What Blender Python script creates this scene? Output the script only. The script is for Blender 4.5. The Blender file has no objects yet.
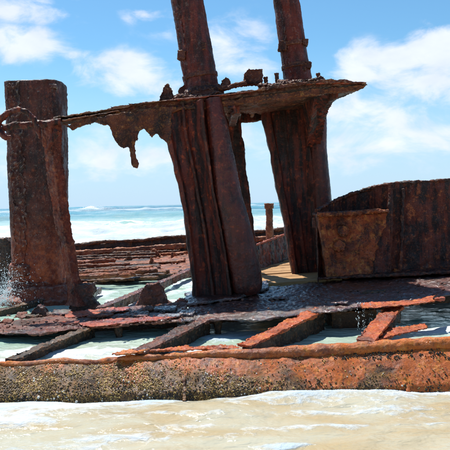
import bpy, bmesh, math, random
import numpy as np
from mathutils import Vector, Matrix
random.seed(7)
rng = np.random.default_rng(11)
S = bpy.context.scene
COL = S.collection
R = math.radians

# ------------------------------------------------------------------ camera
CH = 1.8                      # eye height above the water
FPX = 618.0                   # focal length in 450-px units
cam = bpy.data.cameras.new('camera'); camo = bpy.data.objects.new('camera', cam)
COL.objects.link(camo); S.camera = camo
cam.sensor_width = 36.0; cam.lens = FPX / 450 * 36
cam.clip_start = 0.05; cam.clip_end = 20000
CR = Matrix.Rotation(R(90 - 2.04), 4, 'X') @ Matrix.Rotation(R(-1.5), 4, 'Z')
camo.matrix_world = Matrix.Translation((0, 0, CH)) @ CR

# ------------------------------------------------------------------ sky and sun
SUN_EL, SUN_AZ = R(63), R(-32)          # azimuth from +Y (out to sea), negative = to the left
world = bpy.data.worlds.new('World'); S.world = world; world.use_nodes = True
NT = world.node_tree; NT.nodes.clear()
def wn(t, **k):
    n = NT.nodes.new(t)
    for a, b in k.items(): setattr(n, a, b)
    return n
def wl(a, b): NT.links.new(a, b)
def wmath(op, a, b=None, clamp=False):
    n = wn('ShaderNodeMath', operation=op); n.use_clamp = clamp
    for i, v in enumerate((a, b)):
        if v is None: continue
        if isinstance(v, (int, float)): n.inputs[i].default_value = v
        else: wl(v, n.inputs[i])
    return n.outputs[0]
sky = wn('ShaderNodeTexSky', sky_type='NISHITA'); sky.sun_disc = False
sky.sun_elevation = SUN_EL; sky.sun_rotation = SUN_AZ
sky.air_density = 1.0; sky.dust_density = 0.3; sky.ozone_density = 1.0
tc = wn('ShaderNodeTexCoord')
sep = wn('ShaderNodeSeparateXYZ'); wl(tc.outputs['Generated'], sep.inputs[0])
def sky_dir(px, py):
    d = CR.to_3x3() @ Vector(((px - 225) / FPX, -(py - 225) / FPX, -1)); return d.normalized()
# cumulus: each bank has its own direction and spread; more banks all round the sky
banks = [(28, 50, .075, .032, .75), (28, 6, .085, .026, .55), (118, 76, .13, .038, .62), (150, 17, .05, .014, .40),
         (228, 46, .07, .05, .50), (362, 66, .05, .034, .95), (395, 66, .06, .035, .85), (438, 48, .05, .032, 1.0), (425, 85, .10, .045, .8), (385, 108, .15, .05, .62),
         (110, 158, .24, .045, .52), (262, 140, .13, .06, .50), (400, 150, .20, .05, .58), (175, 108, .2, .04, .36), (30, 120, .1, .03, .35)]
blobs = [(sky_dir(a, b), c, d, e) for a, b, c, d, e in banks]
wz = wn('ShaderNodeCombineXYZ'); wl(sep.outputs[0], wz.inputs[0]); wl(sep.outputs[1], wz.inputs[1]); wl(wmath('MULTIPLY', sep.outputs[2], 1.9), wz.inputs[2])
n1 = wn('ShaderNodeTexNoise'); n1.inputs['Scale'].default_value = 11; n1.inputs['Detail'].default_value = 9; n1.inputs['Roughness'].default_value = .58
n1.inputs['Distortion'].default_value = .35
wl(wz.outputs[0], n1.inputs['Vector'])
acc = None
for d, sx, sz, amp in blobs:
    vs = wn('ShaderNodeVectorMath', operation='SUBTRACT'); wl(tc.outputs['Generated'], vs.inputs[0]); vs.inputs[1].default_value = d
    vm = wn('ShaderNodeVectorMath', operation='MULTIPLY'); wl(vs.outputs[0], vm.inputs[0]); vm.inputs[1].default_value = (1 / sx, 1 / sx, 1 / sz)
    dt = wn('ShaderNodeVectorMath', operation='DOT_PRODUCT'); wl(vm.outputs[0], dt.inputs[0]); wl(vm.outputs[0], dt.inputs[1])
    g = wmath('MULTIPLY', wmath('POWER', 2.718, wmath('MULTIPLY', dt.outputs['Value'], -1.0)), amp)
    acc = g if acc is None else wmath('MAXIMUM', acc, g)
# the same broken cumulus all round the sky
n0 = wn('ShaderNodeTexNoise'); n0.inputs['Scale'].default_value = 3.1; n0.inputs['Detail'].default_value = 2; wl(wz.outputs[0], n0.inputs['Vector'])
g0 = wn('ShaderNodeMapRange'); g0.inputs[1].default_value = .55; g0.inputs[2].default_value = .75; g0.inputs[4].default_value = .7; wl(n0.outputs['Fac'], g0.inputs[0])
acc = wmath('MAXIMUM', acc, g0.outputs[0])
nz = wmath('MULTIPLY', wmath('SUBTRACT', n1.outputs['Fac'], .5), 2.0)
cl = wmath('ADD', acc, nz)
mr = wn('ShaderNodeMapRange', interpolation_type='SMOOTHSTEP'); mr.inputs[1].default_value = .20; mr.inputs[2].default_value = .80
wl(cl, mr.inputs[0])
gate = wn('ShaderNodeMapRange'); gate.inputs[1].default_value = .05; gate.inputs[2].default_value = .28; wl(acc, gate.inputs[0])
cmask = wmath('MULTIPLY', mr.outputs[0], gate.outputs[0], True)
# cloud body: bright with faint grey-lilac hollows
n2 = wn('ShaderNodeTexNoise'); n2.inputs['Scale'].default_value = 17; n2.inputs['Detail'].default_value = 6
wl(wz.outputs[0], n2.inputs['Vector'])
cc = wn('ShaderNodeMix', data_type='RGBA'); wl(n2.outputs['Fac'], cc.inputs[0])
cc.inputs[6].default_value = (6.4, 7.1, 8.9, 1); cc.inputs[7].default_value = (10.0, 10.3, 11.0, 1)
tint = wn('ShaderNodeMix', data_type='RGBA', blend_type='MULTIPLY'); tint.inputs[0].default_value = 1
wl(sky.outputs[0], tint.inputs[6]); tint.inputs[7].default_value = (.74, 1.16, 1.30, 1)
# sea haze whitens the lowest sky, the same all round the horizon
hz = wn('ShaderNodeMapRange', interpolation_type='SMOOTHSTEP'); hz.inputs[1].default_value = -.02; hz.inputs[2].default_value = .26; hz.inputs[3].default_value = .92; hz.inputs[4].default_value = 0; wl(sep.outputs[2], hz.inputs[0])
hm = wn('ShaderNodeMix', data_type='RGBA'); wl(hz.outputs[0], hm.inputs[0]); wl(tint.outputs[2], hm.inputs[6]); hm.inputs[7].default_value = (5.2, 7.0, 9.0, 1)
mixc = wn('ShaderNodeMix', data_type='RGBA'); wl(wmath('MULTIPLY', cmask, .9), mixc.inputs[0])
wl(hm.outputs[2], mixc.inputs[6]); wl(cc.outputs[2], mixc.inputs[7])
bg = wn('ShaderNodeBackground'); bg.inputs[1].default_value = .085
wl(mixc.outputs[2], bg.inputs[0])
wo = wn('ShaderNodeOutputWorld'); wl(bg.outputs[0], wo.inputs[0])

sun = bpy.data.lights.new('sun', 'SUN'); sun.energy = 4.6; sun.angle = R(.53); sun.color = (1, .955, .88)
suno = bpy.data.objects.new('sun', sun); COL.objects.link(suno)
sd = Vector((math.sin(SUN_AZ) * math.cos(SUN_EL), math.cos(SUN_AZ) * math.cos(SUN_EL), math.sin(SUN_EL)))
suno.rotation_euler = sd.to_track_quat('Z', 'Y').to_euler(); suno.location = (0, 0, 30)
S.view_settings.view_transform = 'Standard'; S.view_settings.look = 'None'
S.view_settings.exposure = .40; S.view_settings.gamma = 1.0; S.view_settings.use_curve_mapping = False
S.render.engine = 'CYCLES'

# ------------------------------------------------------------------ measuring helpers
CR3 = CR.to_3x3(); EYE = Vector((0, 0, CH))
def ray(px, py): return CR3 @ Vector(((px - 225) / FPX, -(py - 225) / FPX, -1))
def P(px, py, Y):
    d = ray(px, py); return EYE + d * (Y / d.y)
DZ, DS = .46, .0465           # the listing deck: z = DZ + DS * x
def D(px, py, dz=0.0):
    d = ray(px, py); t = (DZ + dz - CH) / (d.z - DS * d.x); return EYE + d * t
def G(px, py, z):
    d = ray(px, py); return EYE + d * ((z - CH) / d.z)
def deckz(x): return DZ + DS * x

# value noise for vertices
def _h(i, j, k):
    n = (i * 374761393 + j * 668265263 + k * 2147483647) & 0xffffffff
    n = ((n ^ (n >> 13)) * 1274126177) & 0xffffffff
    return ((n ^ (n >> 16)) & 0xffff) / 65535.0
def vnoise(p):
    p = np.asarray(p, float); f = np.floor(p); i = f.astype(np.int64); t = p - f; t = t * t * (3 - 2 * t)
    out = 0
    for a in (0, 1):
        for b in (0, 1):
            for c in (0, 1):
                w = (t[:, 0] if a else 1 - t[:, 0]) * (t[:, 1] if b else 1 - t[:, 1]) * (t[:, 2] if c else 1 - t[:, 2])
                out = out + w * _h(i[:, 0] + a, i[:, 1] + b, i[:, 2] + c)
    return out
def fbm(p, octv=4, gain=.5):
    p = np.asarray(p, float); s = 0; a = 1; tot = 0
    for o in range(octv):
        s = s + a * vnoise(p * (2 ** o) + 17.3 * o); tot += a; a *= gain
    return s / tot

# ------------------------------------------------------------------ materials
class Mat:
    def __init__(s, name):
        s.m = bpy.data.materials.new(name); s.m.use_nodes = True; s.t = s.m.node_tree; s.t.nodes.clear()
        s.out = s.n('ShaderNodeOutputMaterial'); s.b = s.n('ShaderNodeBsdfPrincipled'); s.l(s.b.outputs[0], s.out.inputs[0])
    def n(s, t, **k):
        n = s.t.nodes.new(t)
        for a, b in k.items(): setattr(n, a, b)
        return n
    def l(s, a, b): s.t.links.new(a, b)
    def pos(s, sc=(1, 1, 1)):
        g = s.n('ShaderNodeNewGeometry'); v = s.n('ShaderNodeVectorMath', operation='MULTIPLY'); s.l(g.outputs['Position'], v.inputs[0]); v.inputs[1].default_value = sc
        return v.outputs[0]
    def noise(s, v, scale, detail=8, rough=.6, dist=0):
        n = s.n('ShaderNodeTexNoise'); n.inputs['Scale'].default_value = scale; n.inputs['Detail'].default_value = detail
        n.inputs['Roughness'].default_value = rough; n.inputs['Distortion'].default_value = dist; s.l(v, n.inputs['Vector']); return n.outputs['Fac']
    def vor(s, v, scale, feat='F1'):
        n = s.n('ShaderNodeTexVoronoi', feature=feat); n.inputs['Scale'].default_value = scale; s.l(v, n.inputs['Vector']); return n
    def mp(s, v, a, b, c=0., d=1., smooth=True):
        n = s.n('ShaderNodeMapRange', interpolation_type='SMOOTHSTEP' if smooth else 'LINEAR')
        for i, x in zip((1, 2, 3, 4), (a, b, c, d)): n.inputs[i].default_value = x
        s.l(v, n.inputs[0]); return n.outputs[0]
    def math(s, op, a, b=None):
        n = s.n('ShaderNodeMath', operation=op)
        for i, v in enumerate((a, b)):
            if v is None: continue
            if isinstance(v, (int, float)): n.inputs[i].default_value = v
            else: s.l(v, n.inputs[i])
        return n.outputs[0]
    def mix(s, f, a, b, mode='MIX'):
        n = s.n('ShaderNodeMix', data_type='RGBA', blend_type=mode)
        for i, v in ((0, f), (6, a), (7, b)):
            if isinstance(v, (int, float)): n.inputs[i].default_value = v
            elif isinstance(v, tuple): n.inputs[i].default_value = (*v, 1) if len(v) == 3 else v
            else: s.l(v, n.inputs[i])
        return n.outputs[2]
    def bump(s, h, strength, dist):
        n = s.n('ShaderNodeBump'); n.inputs['Strength'].default_value = strength; n.inputs['Distance'].default_value = dist
        s.l(h, n.inputs['Height']); return n.outputs[0]

DARK = (.030, .014, .010); MAROON = (.085, .022, .014); RED = (.26, .050, .020); ORANGE = (.46, .155, .034); OCHRE = (.42, .24, .065); PALE = (.36, .29, .25); BLACK = (.012, .011, .011)
def rust(name, c0, c1, c2, t1=(.40, .58), t2=(.56, .70), pale=.2, palec=PALE, streak=.5, rough=(.38, .8), wet=0.0, edge=ORANGE, edgeamt=.35, scale=1.0, spots=.4, bumps=1.0, low=None, speck=.55):
    m = Mat(name); p = m.pos(); ps = m.pos((1.7, 1.7, .22))
    a = m.noise(p, 2.6 * scale, 7, .68, .4); s = m.noise(ps, 7 * scale, 6, .62, .2); b = m.noise(p, 11 * scale, 6, .70)
    ab = m.math('ADD', m.math('MULTIPLY', a, 1 - streak), m.math('MULTIPLY', s, streak))
    col = m.mix(m.mp(ab, *t1), c0, c1)
    f2 = m.math('MULTIPLY', m.mp(b, *t2), m.mp(ab, .40, .60, .25, 1.))
    col = m.mix(f2, col, c2)
    if low:
        zz = m.n('ShaderNodeSeparateXYZ'); m.l(p, zz.inputs[0])
        lf = m.mp(m.math('ADD', m.math('ADD', zz.outputs[2], m.math('MULTIPLY', zz.outputs[0], low[4] if len(low) > 4 else 0.)), m.math('MULTIPLY', m.math('SUBTRACT', a, .5), 1.8)), low[1], low[0])
        col = m.mix(lf, col, m.mix(m.mp(b, .38, .62), low[2], low[3]))
    # flaked scale: darker and lighter scabs with own borders
    v = m.vor(p, 23 * scale); vd = m.noise(p, 33 * scale, 3, .7)
    col = m.mix(m.math('MULTIPLY', m.mp(m.math('ADD', v.outputs['Distance'], m.math('MULTIPLY', vd, .5)), .62, .38), spots), col, BLACK)
    g = m.n('ShaderNodeNewGeometry')
    e = m.math('MULTIPLY', m.mp(g.outputs['Pointiness'], .505, .56), m.mp(b, .36, .6, .2, edgeamt))
    col = m.mix(e, col, edge)
    sal = m.math('MULTIPLY', m.mp(m.noise(p, 19 * scale, 5, .74), .56, .70), pale)
    col = m.mix(sal, col, palec)
    sp = m.noise(p, 85 * scale, 2, .6)
    col = m.mix(m.mp(sp, .42, .30, 0., speck), col, (.010, .008, .007)); col = m.mix(m.mp(sp, .60, .72, 0., speck), col, c2)
    m.l(col, m.b.inputs['Base Color'])
    r = m.mp(m.noise(p, 5, 4, .6), .35, .65, rough[0], rough[1])
    if wet > 0:
        w = m.mp(m.noise(m.pos((1, 1, 1)), 1.7, 5, .6), .62 - .3 * wet, .70 - .3 * wet)
        r2 = m.n('ShaderNodeMix'); m.l(w, r2.inputs[0]); m.l(r, r2.inputs[2]); r2.inputs[3].default_value = .14; r = r2.outputs[0]
    m.l(r, m.b.inputs['Roughness'])
    m.b.inputs['Specular IOR Level'].default_value = .35 + .3 * wet
    h = m.math('ADD', m.math('MULTIPLY', m.noise(p, 30 * scale, 5, .75), 1.1), m.math('MULTIPLY', v.outputs['Distance'], .5))
    bn = m.bump(h, bumps, .011); m.l(bn, m.b.inputs['Normal'])
    if wet >= 1:
        m.b.inputs['Coat Weight'].default_value = 1.0; m.b.inputs['Coat IOR'].default_value = 1.6; m.b.inputs['Coat Roughness'].default_value = .12; m.l(bn, m.b.inputs['Coat Normal'])
    return m.m

M = {}
M['frame'] = rust('rust_dark_maroon', (.015, .007, .006), (.125, .021, .011), (.40, .070, .020), (.43, .57), (.54, .67), pale=.07, bumps=.6, speck=.3, streak=.85, edge=(.20, .07, .03), edgeamt=.22, spots=.35, rough=(.42, .75))
M['pipe'] = rust('rust_smooth_pipe', (.034, .011, .009), (.11, .022, .014), (.30, .055, .022), (.40, .58), (.54, .68), pale=.12, streak=.5, edge=(.30, .12, .06), edgeamt=.3, spots=.2, rough=(.22, .45), bumps=.5, speck=.25)
M['strut'] = rust('rust_strut', (.06, .015, .010), (.22, .040, .018), (.42, .12, .045), (.38, .58), (.52, .68), pale=.3, streak=.4, edge=(.4, .15, .08), edgeamt=.5)
M['table'] = rust('rust_weathered_plate', (.030, .014, .010), (.15, .038, .020), (.42, .20, .065), (.40, .58), (.54, .68), pale=.4, streak=.1, edge=(.42, .27, .18), edgeamt=.5)
M['curtain'] = rust('rust_eaten_plate', (.024, .010, .007), (.15, .038, .015), (.46, .21, .05), (.38, .58), (.54, .68), pale=.08, streak=.2, edge=ORANGE, edgeamt=.4)
M['mast'] = rust('rust_pipe', (.036, .011, .009), (.17, .027, .015), (.34, .10, .05), (.40, .6), (.55, .7), pale=.35, palec=(.30, .24, .21), streak=.6, edge=PALE, edgeamt=.4, spots=.25)
M['post'] = rust('rust_post', (.026, .011, .009), (.115, .028, .017), (.30, .075, .035), (.40, .58), (.54, .68), pale=.5, streak=.55, edge=PALE, edgeamt=.5, low=(.5, 1.9, (.24, .034, .014), (.50, .100, .030)))
M['postred'] = rust('rust_post_foot', (.12, .03, .018), RED, (.40, .11, .04), (.36, .56), (.5, .68), pale=.55, streak=.3, edge=PALE, edgeamt=.4)
M['hull'] = rust('rust_hull_plate', (.11, .024, .007), (.47, .100, .010), (.62, .20, .022), (.38, .55), (.50, .66), pale=.12, streak=.35, edge=ORANGE, edgeamt=.5, spots=.5, speck=.4, bumps=.8, wet=.35, low=(.0, .34, (.045, .022, .010), (.22, .10, .028), .11))
M['rim'] = rust('rust_rim', (.20, .042, .014), (.56, .135, .016), (.68, .25, .035), (.36, .54), (.5, .66), pale=.22, palec=(.55, .42, .36), streak=.0, edge=(.62, .30, .12), edgeamt=.5, wet=.5)
M['deck'] = rust('rust_deck', (.045, .020, .014), (.17, .042, .022), (.34, .085, .035), (.40, .60), (.54, .70), pale=.35, streak=.0, edge=(.34, .12, .06), edgeamt=.4, wet=.55, rough=(.5, .85))
M['deckwet'] = rust('rust_deck_wet', (.024, .012, .011), (.12, .028, .018), (.32, .075, .028), (.44, .60), (.54, .68), pale=.2, streak=.0, edge=(.26, .1, .05), edgeamt=.3, wet=1.0, rough=(.3, .6))
M['deckred'] = rust('rust_deck_red', (.11, .024, .013), (.42, .060, .017), (.50, .13, .035), (.34, .54), (.5, .68), pale=.45, streak=.0, edge=(.5, .2, .12), edgeamt=.4, wet=.5)
M['beam'] = rust('rust_beam_crusted', (.028, .020, .014), (.085, .045, .024), (.24, .12, .05), (.42, .6), (.54, .7), pale=.4, palec=(.30, .27, .20), streak=.0, spots=.5, wet=.3)
M['beamor'] = rust('rust_beam_orange', (.15, .028, .011), (.48, .080, .014), (.62, .19, .03), (.36, .56), (.5, .66), pale=.5, palec=(.5, .38, .34), streak=.0, wet=.4)
M['far'] = rust('rust_far_deck', (.085, .030, .018), (.32, .092, .040), (.50, .23, .10), (.40, .58), (.50, .66), pale=.45, palec=(.48, .36, .29), streak=.0, spots=.3, wet=.1)
M['farred'] = rust('rust_far_red', (.08, .026, .018), (.25, .065, .032), (.38, .15, .08), (.38, .58), (.5, .68), pale=.4, streak=.0)
M['fardark'] = rust('rust_far_dark', (.028, .020, .018), (.075, .045, .036), (.20, .11, .08), (.4, .6), (.54, .7), pale=.4, streak=.2)
M['casing'] = rust('rust_casing', (.016, .008, .008), (.14, .026, .013), (.46, .12, .035), (.44, .57), (.54, .66), pale=.2, streak=.6, edge=(.22, .1, .06), edgeamt=.4, rough=(.4, .75))
M['panel'] = rust('rust_casing_panel', (.060, .016, .011), (.38, .075, .022), (.58, .20, .045), (.42, .56), (.50, .64), pale=.15, streak=.25, edge=ORANGE, edgeamt=.4, spots=.55)
M['scrap'] = rust('rust_scrap', (.030, .012, .010), (.12, .034, .020), (.30, .12, .065), (.38, .58), (.54, .7), pale=.35, streak=.0)

def wood_mat():
    m = Mat('sunbleached_deck_wood'); p = m.pos((.9, 14, 3)); q = m.pos()
    a = m.noise(p, 2.4, 8, .6); b = m.noise(q, 6, 8, .65)
    c = m.mix(m.mp(a, .35, .65), (.30, .15, .055), (.50, .29, .12)); c = m.mix(m.math('MULTIPLY', m.mp(b, .52, .70), .6), c, (.16, .06, .025))
    m.l(c, m.b.inputs['Base Color']); m.b.inputs['Roughness'].default_value = .8
    m.l(m.bump(a, .5, .01), m.b.inputs['Normal']); return m.m
M['wood'] = wood_mat()
def barn_mat(name, a, b):
    m = Mat(name); p = m.pos(); f = m.noise(p, 28, 4, .6)
    m.l(m.mix(m.mp(f, .4, .6), a, b), m.b.inputs['Base Color']); m.b.inputs['Roughness'].default_value = .6; return m.m
M['barn'] = barn_mat('barnacle_shell', (.40, .23, .045), (.66, .46, .16))
M['barnb'] = barn_mat('barnacle_brown', (.10, .055, .018), (.26, .15, .05))
M['barnw'] = barn_mat('barnacle_bleached', (.52, .47, .40), (.72, .68, .60))
M['mussel'] = barn_mat('black_mussel', (.012, .011, .010), (.05, .035, .02))
def drop_mat():
    m = Mat('sea_spray'); m.b.inputs['Base Color'].default_value = (.9, .94, .96, 1); m.b.inputs['Roughness'].default_value = .15
    tr = m.n('ShaderNodeBsdfTranslucent'); tr.inputs[0].default_value = (.9, .94, .96, 1); mx = m.n('ShaderNodeMixShader'); mx.inputs[0].default_value = .6
    m.l(m.b.outputs[0], mx.inputs[1]); m.l(tr.outputs[0], mx.inputs[2]); m.l(mx.outputs[0], m.out.inputs[0]); return m.m
M['drop'] = drop_mat()

# ------------------------------------------------------------------ building helpers
def base_of(parent):
    v = Vector((0, 0, 0))
    while parent is not None: v += parent.location; parent = parent.parent
    return v
def link(name, me, mat, parent=None):
    o = bpy.data.objects.new(name, me); COL.objects.link(o)
    if mat is not None: me.materials.clear(); me.materials.append(mat)
    if parent is not None:
        me.transform(Matrix.Translation(-base_of(parent))); o.parent = parent
    return o
def thing(name, label, cat, loc, group=None):
    o = bpy.data.objects.new(name, None); COL.objects.link(o); o.location = loc; o.empty_display_size = .1
    o['label'] = label; o['category'] = cat
    if group: o['group'] = group
    return o
def tag(o, label, cat, group=None):
    o['label'] = label; o['category'] = cat
    if group: o['group'] = group
    # origin to the base of the mesh
    vs = np.empty(len(o.data.vertices) * 3, np.float32); o.data.vertices.foreach_get('co', vs); vs = vs.reshape(-1, 3)
    b = Vector(((vs[:, 0].min() + vs[:, 0].max()) / 2, (vs[:, 1].min() + vs[:, 1].max()) / 2, vs[:, 2].min()))
    o.data.transform(Matrix.Translation(-b)); o.location = b
    return o
def BM(): return bmesh.new()
def loft(bm, rings, cap=True):
    rs = [[bm.verts.new(v) for v in r] for r in rings]; n = len(rs[0])
    for a, b in zip(rs, rs[1:]):
        for i in range(n): bm.faces.new((a[i], a[(i + 1) % n], b[(i + 1) % n], b[i]))
    if cap: bm.faces.new(list(reversed(rs[0]))); bm.faces.new(rs[-1])
    return bm
def prism(bm, pts, off):
    off = Vector(off); return loft(bm, [[Vector(p) for p in pts], [Vector(p) + off for p in pts]])
def tube(bm, path, radii, n=16):
    path = [Vector(p) for p in path]
    if isinstance(radii, (int, float)): radii = [radii] * len(path)
    rings = []; up = Vector((0.13, .2, 1)).normalized()
    for i, p in enumerate(path):
        d = (path[min(i + 1, len(path) - 1)] - path[max(i - 1, 0)]).normalized()
        u = Vector((.31, .9, .1)) if abs(d.z) > .8 else up
        a = d.cross(u).normalized(); b = d.cross(a).normalized()
        rings.append([p + (a * math.cos(2 * math.pi * k / n) + b * math.sin(2 * math.pi * k / n)) * radii[i] for k in range(n)])
    return loft(bm, rings)
def bar(bm, a, b, w, h, up=(0, 0, 1), w2=None, h2=None):
    a = Vector(a); b = Vector(b); d = (b - a).normalized(); s = d.cross(Vector(up)).normalized(); u = s.cross(d).normalized()
    w2 = w if w2 is None else w2; h2 = h if h2 is None else h2
    q = lambda c, W, H: [c - s * W / 2 - u * H / 2, c + s * W / 2 - u * H / 2, c + s * W / 2 + u * H / 2, c - s * W / 2 + u * H / 2]
    return loft(bm, [q(a, w, h), q(b, w2, h2)])
TEX = {}
def clouds(sz, depth=3):
    k = (sz, depth)
    if k not in TEX:
        t = bpy.data.textures.new('grain_%d' % len(TEX), 'CLOUDS'); t.noise_scale = sz; t.noise_depth = depth; TEX[k] = t
        if sz < .13: t.noise_type = 'HARD_NOISE'
    return TEX[k]
def crust(name, bm, mat, parent=None, vox=.02, disp=((.35, .05), (.09, .03), (.03, .012)), smooth=True):
    """voxel-remesh a rough solid and eat / scale its surface like old iron; returns ONE mesh object"""
    bmesh.ops.recalc_face_normals(bm, faces=bm.faces)
    me = bpy.data.meshes.new(name); bm.to_mesh(me); bm.free()
    o = bpy.data.objects.new(name, me); COL.objects.link(o)
    r = o.modifiers.new('r', 'REMESH'); r.mode = 'VOXEL'; r.voxel_size = vox; r.use_smooth_shade = smooth
    for sz, st in disp:
        d = o.modifiers.new('d', 'DISPLACE'); d.texture = clouds(sz); d.strength = st; d.mid_level = .5; d.texture_coords = 'LOCAL'
    dg = bpy.context.evaluated_depsgraph_get(); me2 = bpy.data.meshes.new_from_object(o.evaluated_get(dg))
    bpy.data.objects.remove(o); bpy.data.meshes.remove(me); me2.name = name
    return link(name, me2, mat, parent)
def rag(pts, step=.05, amp=.03, seed=0, closed=True):
    """break the straight edges of an outline into a corroded line"""
    r = random.Random(seed); out = []; n = len(pts)
    for i in range(n if closed else n - 1):
        a = Vector(pts[i]); b = Vector(pts[(i + 1) % n]); k = max(1, int((b - a).length / step))
        for j in range(k):
            q = a.lerp(b, j / k)
            if j: q = q + Vector((r.uniform(-amp, amp), 0, r.uniform(-amp, amp)))
            out.append(q)
    return out
_t = (1 + 5 ** .5) / 2
ICV = np.array([(-1, _t, 0), (1, _t, 0), (-1, -_t, 0), (1, -_t, 0), (0, -1, _t), (0, 1, _t), (0, -1, -_t), (0, 1, -_t), (_t, 0, -1), (_t, 0, 1), (-_t, 0, -1), (-_t, 0, 1)]) / math.hypot(1, _t)
ICF = np.array([(0, 11, 5), (0, 5, 1), (0, 1, 7), (0, 7, 10), (0, 10, 11), (1, 5, 9), (5, 11, 4), (11, 10, 2), (10, 7, 6), (7, 1, 8), (3, 9, 4), (3, 4, 2), (3, 2, 6), (3, 6, 8), (3, 8, 9), (4, 9, 5), (2, 4, 11), (6, 2, 10), (8, 6, 7), (9, 8, 1)])
def grains(name, cen, rad, dirs=None, stretch=None, squash=None, seed=0):
    cen = np.asarray(cen, float); rad = np.asarray(rad, float); n = len(cen); v = np.repeat(ICV[None], n, 0) * rad[:, None, None]
    if squash is not None: v = v * np.asarray(squash)[:, None, :] * np.random.default_rng(seed).uniform(.75, 1.25, (n, 12, 1))
    if dirs is not None:
        d = np.asarray(dirs, float); v = v + d[:, None, :] * ((v * d[:, None, :]).sum(2) * (np.asarray(stretch)[:, None] - 1))[:, :, None]
    v = (v + cen[:, None, :]).reshape(-1, 3); f = (ICF[None] + 12 * np.arange(n)[:, None, None]).reshape(-1, 3)
    me = bpy.data.meshes.new(name); me.from_pydata(v.tolist(), [], f.tolist()); return me
PX = lambda Y, pts: [P(x, y, Y) for x, y in pts]

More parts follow.
